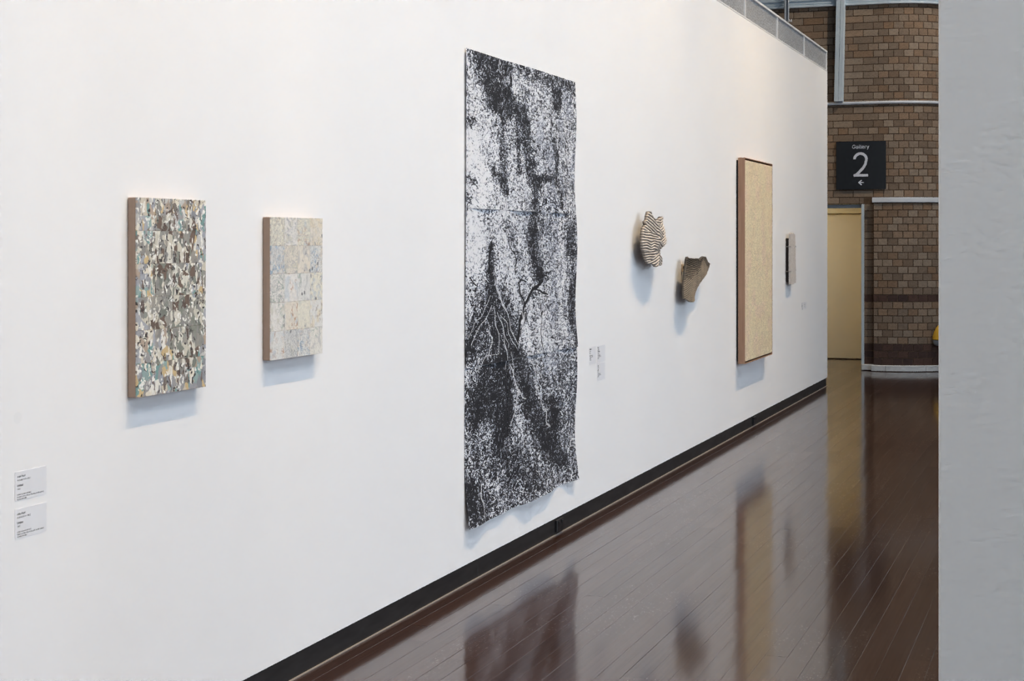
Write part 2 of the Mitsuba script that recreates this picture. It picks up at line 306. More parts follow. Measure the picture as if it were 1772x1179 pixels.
def bevel_box(x0, x1, y0, y1, z0, z1, r=0.003):
    """A box with chamfered edges: the hull of three crossed boxes."""
    b = np.array([[min(x0, x1), min(y0, y1), min(z0, z1)], [max(x0, x1), max(y0, y1), max(z0, z1)]])
    r = min(r, 0.45 * float((b[1] - b[0]).min()))
    pts = []
    for i in range(2):
        for j in range(2):
            for k in range(2):
                c = np.array([b[i][0], b[j][1], b[k][2]])
                s = np.array([1 - 2 * i, 1 - 2 * j, 1 - 2 * k]) * r
                for ax in range(3):
                    q = c + s
                    q[ax] = c[ax]
                    pts.append(q)
    return trimesh.convex.convex_hull(np.array(pts))


def cat(ms):
    return trimesh.util.concatenate(ms)


def cyl(p0, p1, r, sections=16):
    return trimesh.creation.cylinder(radius=r, segment=[p0, p1], sections=sections)


def sweep(path, profile, closed=True):
    """Sweeps a closed profile [(offset along the right of the path, z)] along a level path [(x, y)]; ends capped by fans."""
    path, prof = np.asarray(path, float), np.asarray(profile, float)
    t = np.gradient(path, axis=0)
    t /= np.linalg.norm(t, axis=1, keepdims=True)
    nrm = np.stack([t[:, 1], -t[:, 0]], 1)
    m, k = len(path), len(prof)
    v = np.array([[path[i, 0] + nrm[i, 0] * a, path[i, 1] + nrm[i, 1] * a, b] for i in range(m) for a, b in prof])
    f = []
    for i in range(m - 1):
        for j in range(k):
            a, b = i * k + j, i * k + (j + 1) % k
            f += [[a, b, b + k], [a, b + k, a + k]]
    for j in range(1, k - 1):
        f += [[0, j + 1, j], [(m - 1) * k, (m - 1) * k + j, (m - 1) * k + j + 1]]
    out = trimesh.Trimesh(v, f, process=False)
    if out.volume < 0: out.invert()
    return out


def slab_grid(front, back):
    """A closed sheet between two grids of points (rows x columns x 3)."""
    front, back = np.asarray(front), np.asarray(back)
    r, c = front.shape[:2]
    v = np.vstack([front.reshape(-1, 3), back.reshape(-1, 3)])
    n = r * c
    f = []
    for i in range(r - 1):
        for j in range(c - 1):
            a = i * c + j
            f += [[a, a + c, a + c + 1], [a, a + c + 1, a + 1], [n + a, n + a + c + 1, n + a + c], [n + a, n + a + 1, n + a + c + 1]]
    rim = [i * c for i in range(r)] + [(r - 1) * c + j for j in range(1, c)] + [i * c + c - 1 for i in range(r - 2, -1, -1)] + [j for j in range(c - 2, 0, -1)]
    for a, b in zip(rim, rim[1:] + rim[:1]):
        f += [[a, n + a, n + b], [a, n + b, b]]
    return trimesh.Trimesh(v, f, process=False)


def wall_text(text, h, x, z, y=-0.0012, bold=False, depth=0.0004):
    m = meshkit.text_mesh(text, h, depth, bold)
    v = m.vertices
    m.vertices = np.stack([x + v[:, 0], y - v[:, 2], z + v[:, 1]], 1)
    return m


def structure(name, mesh, m, label, smooth=False):
    key = put(name, mesh, m, smooth=smooth)
    labelled(key, label, kind='structure')
    return key


# ---------------------------------------------------------------- the room
WX = 17.935                                     # where the gallery wall ends
structure('wall_left', box(-7, WX, 0.0, 0.30, 0.094, 3.455), 'white_wall_paint', 'long white gallery wall that carries the pictures')
bb = structure('baseboard_left', box(-7, WX - 0.03, 0.016, 0.28, 0.0, 0.094), 'dark_hole', 'black skirting along the foot of the white gallery wall')
for k in range(9):
    x0, x1 = -6.29 + 2.685 * k, min(-6.29 + 2.685 * (k + 1), WX - 0.012)
    put('board', bevel_box(x0 + 0.0015, x1 - 0.0015, 0.003, 0.016, 0.006, 0.0935, 0.0012), 'black_paint', bb)

put('floor_bead', bevel_box(-6.29, WX - 0.012, -0.004, 0.004, 0.0, 0.006, 0.001), 'bead_varnish', bb)
fl = structure('floor', box(-7, 24, -8, 8, -0.10, -0.004), 'floor_gap', 'dark brown varnished timber floor')
PW = 0.0868


def plank(x0, x1, y0, y1):
    t = rng.random()
    tilt = math.tan(math.radians(rng.gauss(0, 0.07)))
    dz = rng.uniform(-0.0003, 0.0003)
    ga, gb = (rng.choice((0.00008, 0.00015, 0.0004)) for _ in range(2))
    ys = [y0 + ga, y0 + 0.0012, (y0 + y1) / 2, y1 - 0.0012, y1 - gb]
    crown = [-0.0003, -0.00003, 0.00003, -0.00003, -0.0003]
    v = []
    for x in (x0 + 0.0007, x1 - 0.0007):
        for y, c in zip(ys, crown):
            v.append([x, y, dz + c + tilt * (y - (y0 + y1) / 2)])
    b = len(v)
    for x in (x0 + 0.0007, x1 - 0.0007):
        v += [[x, ys[0], -0.02], [x, ys[-1], -0.02]]
    f = []
    for i in range(4): f += [[i, i + 5, i + 6], [i, i + 6, i + 1]]
    f = [[a, c, d] for a, c, d in f]
    f += [[0, b, b + 2], [0, b + 2, 5], [4, 9, b + 3], [4, b + 3, b + 1], [0, 4, b + 1], [0, b + 1, b], [5, b + 2, b + 3], [5, b + 3, 9]]
    v = np.array(v)
    uv = np.stack([t + 1e-4 * v[:, 0], 1e-4 * v[:, 1]], 1)
    m = trimesh.Trimesh(v, f, process=False)
    if m.face_normals[0][2] < 0: m.invert()
    put('plank', m, 'floor_boards', fl, uv=uv)


for row in range(38):
    y1 = 0.020 - row * PW
    x = 2.6 - rng.uniform(0, 1.6)
    if row > 26: x += 0.6
    while x < 20.41:
        x1 = min(x + rng.uniform(2.6, 4.6), 20.41)
        if 20.41 - x1 < 0.7: x1 = 20.41
        plank(x, x1, y1 - PW, y1)
        x = x1
# boards of the passage behind the wall's end and of the recess before the door
for row in range(8):
    y1 = 0.020 + (row + 1) * PW
    plank(17.6, 20.41, y1 - PW, y1)
for row in range(14):
    plank(20.412, 22.2, -0.18 + row * PW, -0.18 + (row + 1) * PW)
# the floor outside the picture is one sheet of the same boards
far = cat([box(-7, 2.2, -8, 0.016, -0.004, -0.0005), box(2.2, 24, -8, 0.020 - 38 * PW, -0.004, -0.0005), box(17.6, 20.41, 0.020 + 8 * PW, 8, -0.004, -0.0005), box(20.412, 24, 0.020 - 38 * PW, -0.18, -0.004, -0.0005)])
fk = put('outer_boards', far, 'floor_boards', fl, uv=np.stack([0.5 + 1e-4 * far.vertices[:, 0], 1e-4 * far.vertices[:, 1]], 1))

structure('ceiling', box(-7, 24, -8, 8, 7.45, 7.6), 'ceiling_paint', 'high pale ceiling of the hall')
structure('wall_right', box(-7, 24, -8.2, -8, -0.1, 7.6), 'hall_paint', 'plain side wall of the hall opposite the pictures')
structure('wall_rear', box(-7.2, -7, -8, 8, -0.1, 7.6), 'hall_paint', 'plain end wall behind the viewer')
structure('wall_side', box(-7, 24, 8, 8.2, -0.1, 7.6), 'hall_paint', 'plain side wall of the space behind the gallery wall')
structure('wall_end', box(24, 24.2, -8, 8, -0.1, 7.6), 'hall_paint', 'end wall beyond the rounded brick corner')
structure('wall_partition', bevel_box(3.5, 3.72, -6.4, -2.4165, 0.0, 4.2, 0.004), 'partition_paint', 'near pale grey partition that cuts off the right side of the view')

# ---------------------------------------------------------------- brickwork
XB, XP, YC, R = 20.26, 20.15, -0.34, 0.85       # face of the flat wall, of the thicker foot, start and radius of the curve
CXR = XB + R
PITCH, HEAD = 0.0862, 0.1225


def along(s, r):
    """Point at arc length s of the upper face (s = 0 where the curve starts, negative on the flat), moved to the radius r."""
    if s <= 0: return CXR - r, YC - s
    a = s / R
    return CXR - r * math.cos(a), YC - r * math.sin(a)


def brick(parent, s0, s1, z0, z1, r, kind=0, joint=0.010, depth=0.04, tone=None):
    g = joint / 2
    r = r + rng.uniform(-0.0015, 0.0015)
    t = rng.random() if tone is None else tone
    cs = []
    for s, ds in ((s0, g), (s1, -g)):
        for rr in (r, r - depth):
            cs.append(along(s + ds * R / r if s > 0 else s + ds, rr))
    e = 0.0015
    (a0, a1, b0, b1) = cs
    v = []
    for z in (z0 + g, z1 - g):
        for q in (a0, b0, b1, a1):
            v.append([q[0], q[1], z])
    f = [[0, 2, 1], [0, 3, 2], [4, 5, 6], [4, 6, 7]]
    for i in range(4):
        j = (i + 1) % 4
        f += [[i, j, j + 4], [i, j + 4, i + 4]]
    m = trimesh.Trimesh(np.array(v), f, process=False)
    if m.volume < 0: m.invert()
    put('brick', m, 'brick', parent, uv=np.tile([[t, float(kind)]], (8, 1)))


def arc_path(r, s0, s1, n=30):
    ss = list(np.linspace(s0, min(0, s1), 3)) if s0 < 0 else []
    if s1 > 0: ss += list(np.linspace(max(s0, 0), s1, n))[1 if s0 < 0 else 0:]
    return [along(s, r) for s in ss]


ARC = R * math.radians(86)
Z0 = 2.135                                       # first joint over the rail
# flat wall: backing with the door opening left out, then its bricks
flat = cat([box(XB + 0.008, XB + 0.15, -0.085, 8, 2.054, 7.45), box(XB + 0.008, XB + 0.15, YC, -0.085, 0, 7.45), box(XB + 0.008, XB + 0.15, 1.05, 8, 0, 2.054)])
wb = structure('wall_back', flat, 'mortar', 'flat brown brick wall across the end of the gallery, over the cream door')
z = 2.054
course = 0
while z < 4.50:
    z1 = z + (0.081 if course == 0 else PITCH)
    lo = YC + 0.13                                # headers of the corner start here
    hi = 0.46 if z < 3.45 else 1.15
    kind = course % 6
    if course == 0:
        edges = [-0.098, -0.085 + 0.045] + [-0.04 + 0.2445 * k for k in range(1, 4)]
    elif kind == 4:
        edges = [lo - HEAD / 2 * ((course - 1) % 2) + HEAD * k for k in range(12)]
    else:
        edges = [lo + 0.245 * k for k in range(8)] if (course - 1) % 2 == 0 else [lo - HEAD / 2] + [lo + 0.1225 + 0.245 * k for k in range(7)]
    for a, b in zip(edges[:-1], edges[1:]):
        if a > hi or (z < 3.45 and a < -9): continue
        brick(wb, -(b - YC), -(a - YC), z, z1, R)
    z, course = z1, course + 1
# the narrow flat strip between the door frame and the rounded foot
for k in range(24):
    z0 = 2.054 - PITCH * (k + 1)
    if z0 < 0.02: continue
    knd = 1 if z0 < 0.32 or abs(z0 + 0.043 - 0.90) < 0.05 else 0
    brick(wb, -(-0.095 - YC), -(-0.24 - YC), z0, z0 + PITCH, R - 0.004, knd)

# upper rounded corner: headers on the curve
cp = sweep(arc_path(R - 0.07, -0.0, ARC), [(0.062, 2.06), (0.062, 7.45), (-0.08, 7.45), (-0.08, 2.06)])
wc = structure('wall_corner', cp, 'mortar', 'rounded brown brick corner above the white rail')
z, k = Z0, 0
while z < 4.49:
    off = -0.13 + (HEAD / 2 if k % 2 else 0.0)
    for j in range(9):
        brick(wc, off + HEAD * j, off + HEAD * (j + 1), z, z + PITCH, R)
    z, k = z + PITCH, k + 1
# thicker rounded foot below the rail
RB = R + 0.11
cp = sweep(arc_path(RB - 0.07, -0.115, ARC), [(0.062, 0.0), (0.062, 2.06), (-0.14, 2.06), (-0.14, 0.0)])
wf = structure('wall_foot', cp, 'mortar', 'thicker rounded foot of the brick corner under the white rail')
for k in range(24):
    z1 = 2.060 - PITCH * k
    z0 = z1 - PITCH
    if z0 < 0.03: break
    knd = 1 if z0 < 0.31 or abs((z0 + z1) / 2 - 0.91) < 0.043 else 0
    q = HEAD * R / RB
    edges = [-0.115, -0.115 + q / 2 if k % 2 else -0.115 + q]
    while len(edges) < 9: edges.append(edges[-1] + q)
    for a, b in zip(edges[:-1], edges[1:]):
        brick(wf, a, b, z0, z1, RB, knd)

# white rail, white plinth
structure('trim_1', sweep(arc_path(RB + 0.012, -0.128, ARC, 40), [(0.018, 2.066), (0.022, 2.072), (0.022, 2.122), (0.018, 2.128), (-0.14, 2.128), (-0.14, 2.066)]), 'white_rail_paint', 'white rail capping the thicker foot of the rounded brick corner', smooth=40)
pl = structure('trim_2', sweep(arc_path(RB + 0.03, -0.13, ARC, 40), [(0.0, 0.0), (0.0, 0.07), (-0.12, 0.07), (-0.12, 0.0)]), 'mortar', 'white painted plinth at the foot of the rounded brick corner')
for a, b in ((-0.135, 0.03), (0.033, 0.44), (0.443, 0.85), (0.853, 1.20)):
    put('plinth_block', sweep(arc_path(RB + 0.055, a, b, 14), [(0.0, 0.008), (0.0, 0.070), (-0.008, 0.078), (-0.12, 0.078), (-0.12, 0.008)]), 'white_plinth_paint', pl, smooth=30)
put('plinth_block', bevel_box(XB - 0.06, XB + 0.02, -0.215, -0.075, 0.008, 0.078, 0.004), 'white_plinth_paint', pl)

# ---------------------------------------------------------------- doorway
rec = cat([box(20.42, 22.3, -0.16, -0.10, 0, 2.6), box(20.42, 22.3, -0.16, 2.6, 2.50, 2.6), box(20.42, 22.3, 2.5, 2.6, 0, 2.6), box(22.16, 22.3, -0.16, 2.6, 0, 2.6), box(20.35, 20.44, 1.04, 2.6, 0, 2.6)])
structure('wall_recess', rec, 'cream_paint', 'cream painted recess that leads to the cream door')
dr_ = structure('door_1', bevel_box(22.06, 22.10, -0.02, 0.98, 0.012, 1.955, 0.003), 'cream_paint', 'plain cream door at the end of the passage behind the gallery wall')
put('header_panel', bevel_box(22.02, 22.12, -0.09, 1.05, 1.965, 2.10, 0.004), 'cream_trim_paint', dr_)
for y, zz in ((0.20, 0.085), (0.41, 0.085), (0.165, 0.97)):
    put('bolt_head', cyl((22.052, y, zz), (22.062, y, zz), 0.011), 'cream_trim_paint', dr_)
fr = thing('door_frame', 'blue grey steel door frame set in the brick wall beside the rounded corner', 'door frame')
put('jamb', bevel_box(20.244, 20.43, -0.100, -0.066, 0.0, 2.05, 0.003), 'pale_blue_steel', fr)
put('head', bevel_box(20.33, 20.43, -0.102, 1.05, 2.004, 2.05, 0.003), 'grey_steel', fr)
put('jamb', bevel_box(20.33, 20.43, 1.02, 1.05, 0.0, 2.004, 0.003), 'pale_blue_steel', fr)

# ---------------------------------------------------------------- steel and pipe on the brick wall
pipe = np.array([(*along(s, R + 0.026), 3.297) for s in list(np.linspace(-0.85, 0, 4)) + list(np.linspace(0.02, ARC, 40))])
pp = put('wall_pipe', trimesh.creation.sweep_polygon(Polygon([(0.0195 * math.cos(a), 0.0195 * math.sin(a)) for a in np.linspace(0, 2 * math.pi, 17)[:-1]]), pipe, engine='earcut'), 'white_rail_paint', smooth=50)
labelled(pp, 'white pipe running level round the brick corner under the steel post', 'pipe')

beam = thing('steel_beam', 'pale blue steel beam along the top of the brick wall', 'beam')
def ring(r0, r1, z0, z1):
    return sweep(arc_path((r0 + r1) / 2, -1.6, ARC, 40), [((r1 - r0) / 2, z0), ((r1 - r0) / 2, z1), (-(r1 - r0) / 2, z1), (-(r1 - r0) / 2, z0)])
put('flange', ring(R - 0.05, R + 0.075, 4.505, 4.522), 'pale_blue_steel', beam, smooth=30)
put('web', ring(R - 0.05, R + 0.040, 4.522, 4.585), 'pale_blue_steel', beam, smooth=30)
put('rib', ring(R - 0.05, R + 0.052, 4.545, 4.557), 'pale_blue_steel', beam, smooth=30)
put('flange', ring(R - 0.05, R + 0.070, 4.585, 4.60), 'pale_blue_steel', beam, smooth=30)
put('web', ring(R - 0.05, R + 0.045, 4.60, 4.70), 'pale_blue_steel', beam, smooth=30)

post = thing('steel_post', 'pale blue steel post standing on the white pipe in front of the bricks', 'post')
def lean(m):
    v = m.vertices
    m.vertices = np.stack([v[:, 0], v[:, 1] - 0.0215 * (v[:, 2] - 3.315), v[:, 2]], 1)
    return m
put('channel', lean(bevel_box(20.13, 20.245, 0.2015, 0.2525, 3.316, 4.9, 0.003)), 'pale_blue_steel', post)
put('channel', lean(bevel_box(20.13, 20.245, 0.1495, 0.1985, 3.316, 4.9, 0.003)), 'pale_blue_steel', post)
put('joint_plate', lean(box(20.145, 20.24, 0.197, 0.203, 3.318, 4.9)), 'grey_steel', post)

hang = thing('hanger', 'pair of thin steel rods with a clamp hanging above the gallery wall', 'hanger')
put('rod', cyl((20.10, 0.851, 4.30), (20.10, 0.851, 5.2), 0.010), 'galvanised_steel', hang, smooth=40)
put('rod', cyl((20.10, 0.808, 4.34), (20.10, 0.808, 5.2), 0.010), 'galvanised_steel', hang, smooth=40)
put('backing_strip', box(20.115, 20.135, 0.812, 0.846, 4.31, 5.2), 'grey_steel', hang)
put('clamp', cat([bevel_box(20.075, 20.115, 0.765, 0.815, 4.318, 4.334, 0.003), bevel_box(20.08, 20.11, 0.765, 0.775, 4.334, 4.35, 0.002), bevel_box(20.08, 20.11, 0.79, 0.80, 4.334, 4.35, 0.002)]), 'white_metal', hang)

# ---------------------------------------------------------------- gallery sign
sg = thing('gallery_sign', 'square black sign with Gallery 2 and an arrow on the brick wall', 'sign')
put('board', bevel_box(20.222, 20.246, -0.365, 0.238, 2.231, 2.822, 0.002), 'sign_black', sg)
def end_text(text, h, ycentre, z, x=20.2215, bold=False):
    m = meshkit.text_mesh(text, h, 0.001, bold)
    v = m.vertices
    mid = (v[:, 0].min() + v[:, 0].max()) / 2
    m.vertices = np.stack([x - v[:, 2], ycentre - (v[:, 0] - mid), z + v[:, 1]], 1)
    return m
put('lettering', end_text('Gallery', 0.046, -0.062, 2.735), 'sign_white', sg)
# a light upright figure two, swept from a centre line
def figure_two():
    w, h, t = 0.170, 0.300, 0.0165
    pts = [(-0.075, 0.215)] + [(0.072 * math.cos(a) - 0.003, 0.215 + 0.070 * math.sin(a)) for a in np.linspace(math.pi, -0.35, 24)] + [(0.055, 0.150), (0.030, 0.108), (-0.020, 0.055), (-0.066, 0.012)]
    from shapely.geometry import LineString, box as sbox
    s = LineString(pts).buffer(t, cap_style=2, join_style=1).union(sbox(-0.088, 0.0, 0.090, 0.033)).intersection(sbox(-0.1, 0.0, 0.1, 0.31))
    m = trimesh.creation.extrude_polygon(s, 0.001, engine='earcut')
    v = m.vertices
    m.vertices = np.stack([20.2215 - v[:, 2], -0.062 - v[:, 0], 2.388 + v[:, 1]], 1)
    m.fix_normals()
    return m
put('numeral', figure_two(), 'sign_white', sg)
def arrow():
    from shapely.geometry import LineString
    s = LineString([(0.034, 0), (-0.030, 0)]).buffer(0.0062, cap_style=2).union(LineString([(0.008, 0.030), (-0.028, 0), (0.008, -0.030)]).buffer(0.0068, cap_style=2, join_style=2))
    m = trimesh.creation.extrude_polygon(s, 0.001, engine='earcut')
    v = m.vertices
    m.vertices = np.stack([20.2215 - v[:, 2], -0.066 - v[:, 0], 2.316 + v[:, 1]], 1)
    m.fix_normals()
    return m
put('arrow', arrow(), 'sign_white', sg)

# yellow and grey thing half hidden behind the partition
yl = thing('wall_dispenser', 'yellow and grey rounded fixture low on the brick corner, half hidden by the partition', 'dispenser')
def egg(z0, z1, zs, rs, n=28):
    prof = np.array([[0.0, zs[0]]] + [[r, z] for r, z in zip(rs, zs)] + [[0.0, zs[-1]]])
    m = trimesh.creation.revolve(prof, sections=n)
    m.apply_scale([0.8, 1, 1])
    m.apply_translation([20.31, -1.015, 0])
    return m
put('cover', egg(0, 0, [0.395, 0.43, 0.48, 0.53, 0.565, 0.585], [0.104, 0.101, 0.088, 0.064, 0.038, 0.012]), 'yellow_plastic', yl, smooth=40)
put('base', egg(0, 0, [0.318, 0.33, 0.352, 0.388], [0.062, 0.082, 0.097, 0.104]), 'grey_plastic', yl, smooth=40)
put('seam', egg(0, 0, [0.387, 0.396], [0.100, 0.100]), 'black_plastic', yl)
put('bracket', box(20.31, 20.44, -1.035, -0.995, 0.36, 0.46), 'grey_plastic', yl)

# ---------------------------------------------------------------- grille on top of the gallery wall
gr = thing('vent_screen', 'grey perforated metal screen in a white frame along the top of the gallery wall', 'screen')
ZS0, ZS1 = 3.457, 3.683
put('bottom_rail', bevel_box(8.9, WX, 0.0, 0.04, ZS0, ZS0 + 0.016, 0.002), 'white_metal', gr)
put('top_rail', bevel_box(8.9, WX, -0.002, 0.045, ZS1 - 0.018, ZS1 + 0.004, 0.002), 'white_metal', gr)
xs = [8.95, 10.45, 11.95, 13.444, 14.935, 16.432, WX - 0.012]
for k, x in enumerate(xs):
    put('mullion', bevel_box(x - 0.016, x + 0.016 if k < 6 else x + 0.012, 0.001, 0.04, ZS0 + 0.016, ZS1 - 0.018, 0.002), 'white_metal', gr)
for a, b in zip(xs[:-1], xs[1:]):
    put('mesh_panel', box(a + 0.016, b - 0.016, 0.012, 0.016, ZS0 + 0.016, ZS1 - 0.018), 'perforated_metal', gr)

# ---------------------------------------------------------------- power points on the skirting
def outlet(x, label):
    o = thing('power_outlet', label, 'outlet', 'power points on the skirting')
    put('plate', bevel_box(x, x + 0.115, -0.012, 0.005, 0.018, 0.084, 0.003), 'black_plastic', o)
    for k in (0.030, 0.085):
        put('rocker', bevel_box(x + k - 0.009, x + k + 0.009, -0.017, -0.011, 0.060, 0.077, 0.002), 'black_plastic', o)
        s = []
        for dx, dz, w, h in ((-0.008, 0.007, 0.003, 0.012), (0.008, 0.007, 0.003, 0.012), (0, -0.009, 0.003, 0.012)):
            s.append(box(x + k + dx - w / 2, x + k + dx + w / 2, -0.0128, -0.011, 0.038 + dz - h / 2, 0.038 + dz + h / 2))
        put('socket_slots', cat(s), 'dark_hole', o)
    return o
outlet(8.305, 'black power outlet on the skirting just right of the large print, nearest the viewer')
outlet(13.74, 'black power outlet on the skirting under the tall tan panel, farther away')

# ---------------------------------------------------------------- the two gridded paintings
def panel_picture(name, label, x0, z0, cols, rows, cell, d, m):
    o = thing(name, label, 'painting')
    x1, z1 = x0 + cols * cell, z0 + rows * cell
    put('stretcher', bevel_box(x0, x1, -d + 0.004, -0.002, z0, z1, 0.002), 'brown_edge', o)
    for j in range(rows):
        for i in range(cols):
            a, b = x0 + i * cell, z0 + j * cell
            g = 0.0003
            put('panel', bevel_box(a + (g if i else 0), a + cell - (g if i < cols - 1 else 0), -d - rng.uniform(0, 0.0006), -d + 0.005, b + (g if j else 0), b + cell - (g if j < rows - 1 else 0), 0.0004), m, o)
    return o
panel_picture('grid_painting', 'larger painting with grey, teal, cream and brown strokes, leftmost on the wall', 4.178, 1.122, 4, 6, 0.1, 0.034, 'painted_panel')
panel_picture('grid_painting', 'smaller pale painting of thin drawn lines on a grid, second from the left', 5.020, 1.175, 4, 5, 0.1, 0.034, 'drawn_panel')

# ---------------------------------------------------------------- the large print: nine hanging sheets
pr = thing('print_sheets', 'very tall black and white forest print of nine hanging paper sheets', 'print')
PX, PZ, SW, SH = 6.952, 0.262, 0.5605, 0.7405
def sheet(i, j):
    n, m_ = 22, 26
    x0, z0 = PX + SW * i, PZ + SH * j
    dx, dzz, rot = rng.uniform(-0.001, 0.001), rng.uniform(-0.001, 0.001), rng.uniform(-0.0012, 0.0012)
    gap = 0.0017
    F = np.zeros((m_, n, 3)); B = np.zeros((m_, n, 3))
    for a in range(m_):
        for b in range(n):
            u, v = b / (n - 1), a / (m_ - 1)
            X = x0 + gap + (SW - 2 * gap) * u + dx + rot * (v - 0.5)
            Z = z0 + gap / 2 + (SH - gap) * v + dzz
            low = max(0.0, 1 - v / 0.45) ** 2
            y = -0.007 - 0.004 * math.sin(X * 5 + Z * 2)
            if j == 0: y -= low * (0.016 + 0.011 * math.sin((X - PX) * 7.2 + 0.6) + 0.005 * math.sin((X - PX) * 17))
            else: y -= low * 0.005 * (1 + math.sin(X * 11 + j * 2))
            if i == 2: y -= 0.006 * max(0, (u - 0.6) / 0.4) ** 2 * (1 + math.sin(Z * 9))
            if i == 2 and u > 0.97: X += 0.003 * math.sin(Z * 8.5) + 0.002 * math.sin(Z * 3)
            y -= 0.0010 * ((i + j) % 2)
            F[a, b] = (X, y, Z); B[a, b] = (X, y + 0.0012, Z)
    return slab_grid(F[:, ::-1], B[:, ::-1])
for j in range(3):
    for i in range(3):
        s = sheet(i, j)
        if s.volume < 0: s.invert()
        put('sheet', s, 'printed_paper', pr, smooth=40)

# ---------------------------------------------------------------- combed clay reliefs
def resample(pts, n):
    p = np.asarray(pts, float)
    d = np.concatenate([[0], np.cumsum(np.linalg.norm(np.diff(p, axis=0), axis=1))])
    t = np.linspace(0, d[-1], n)
    return np.stack([np.interp(t, d, p[:, k]) for k in range(2)], 1)


def relief(top, right, bottom, left, seeds, wob, nu=110, nv=170):
    """Coons patch between four edge lines (x right, z up, in metres about the piece's own corner) with combed ridges; returns x, z, ridge."""
    Tp, Rt, Bt, Lt = resample(top, nu), resample(right, nv), resample(bottom, nu), resample(left, nv)
    u, v = np.linspace(0, 1, nu)[None, :, None], np.linspace(0, 1, nv)[:, None, None]
    P = (1 - v) * Tp[None] + v * Bt[None] + (1 - u) * Lt[:, None] + u * Rt[:, None] - ((1 - u) * (1 - v) * Tp[0] + u * (1 - v) * Tp[-1] + (1 - u) * v * Bt[0] + u * v * Bt[-1])
    q = np.stack([P[..., 0], P[..., 1], np.zeros(P.shape[:2])], -1)
    w = (np.stack([meshkit.noise(q * 14, wob), meshkit.noise(q * 14 + 5, wob + 1)], -1) - 0.5) * 0.014
    # x is stretched by the slanting view of the wall, so directions are judged on a narrowed copy
    X, Z = P[..., 0] * 0.30 + w[..., 0] * 0.3, P[..., 1] + w[..., 1]
    best, ridge = np.full(P.shape[:2], 9.0), np.zeros(P.shape[:2])
    for (sx, sz, ang, pitch, reach) in seeds:
        dd = np.hypot(X - sx * 0.30, Z - sz) / reach
        ph = (-math.sin(math.radians(ang)) * X + math.cos(math.radians(ang)) * Z) / pitch
        rr = np.abs(np.sin(math.pi * ph)) ** 1.0
        ridge = np.where(dd < best, rr, ridge)
        best = np.minimum(best, dd)
    return P, ridge, u[..., 0], v[..., 0]


def clay(o, name, P, ridge, y, thick, low, high, ox, oz, height=0.0075, fade=None):
    depth = y - height * ridge
    F = np.stack([ox + P[..., 0], depth, oz + P[..., 1]], -1)
    B = np.stack([ox + P[..., 0], y + thick, oz + P[..., 1]], -1)
    s = slab_grid(F[:, ::-1], B[:, ::-1])
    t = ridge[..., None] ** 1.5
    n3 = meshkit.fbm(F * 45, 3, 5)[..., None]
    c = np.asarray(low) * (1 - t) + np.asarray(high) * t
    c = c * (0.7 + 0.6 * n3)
    if fade is not None: c = c * fade[..., None]
    back = np.broadcast_to(np.asarray(low) * 0.8, c.shape)
    col = np.vstack([c[:, ::-1].reshape(-1, 3), back.reshape(-1, 3)])
    if s.volume < 0: s.invert()
    return put(name, s, 'fired_clay', o, smooth=True, color=col)

# first relief: pale ribs, two horns at the top
o = thing('clay_relief', 'pale ribbed clay relief with two horns at its top, upper of the two fragments', 'sculpture')
A, Bz = 0.001465, 0.000372
def q1(l): return [((X - 150) * A, -(Y - 100) * Bz) for X, Y in l]
P, rd, U, V = relief(
    q1([(258, 104), (280, 98), (300, 140), (312, 200), (345, 228), (385, 242), (415, 222), (440, 196), (462, 178), (492, 172), (535, 192)]),
    q1([(535, 192), (524, 250), (532, 330), (546, 380), (548, 470), (538, 520), (545, 590), (528, 660), (488, 715), (466, 755), (462, 800), (482, 845), (506, 885), (512, 935), (500, 1000), (465, 1038)]),
    q1([(232, 985), (275, 997), (318, 1012), (350, 1056), (384, 1048), (405, 1022), (432, 1040), (465, 1038)]),
    q1([(258, 104), (236, 180), (230, 240), (198, 280), (208, 330), (176, 380), (164, 450), (155, 550), (150, 650), (160, 740), (182, 820), (202, 900), (232, 985)]),
    [(s * A, -t * Bz, a, p * 0.000455, r) for s, t, a, p, r in [(150, 230, -42, 36, 1.0), (120, 520, -6, 37, 1.2), (270, 380, -42, 36, 0.8), (345, 330, 32, 36, 1.0), (350, 500, 36, 36, 1.0), (270, 600, -38, 34, 0.8), (180, 820, 32, 36, 0.8), (310, 840, -40, 34, 0.8), (250, 140, -8, 36, 0.7), (330, 130, 20, 34, 0.8), (120, 760, 8, 36, 0.8)]], 3)
yy = -0.074 - 0.022 * np.sin(math.pi * np.clip(U, 0, 1)) * (0.6 + 0.4 * np.sin(math.pi * V)) + 0.010 * np.sin(V * 9 + 1) * (U ** 2) + 0 * V
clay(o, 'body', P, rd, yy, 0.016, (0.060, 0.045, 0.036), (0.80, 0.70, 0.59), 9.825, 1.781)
put('mount', bevel_box(10.22, 10.28, -0.062, -0.001, 1.56, 1.585, 0.002), 'mount_wood', o)
put('mount', bevel_box(10.20, 10.26, -0.062, -0.001, 1.66, 1.685, 0.002), 'mount_wood', o)

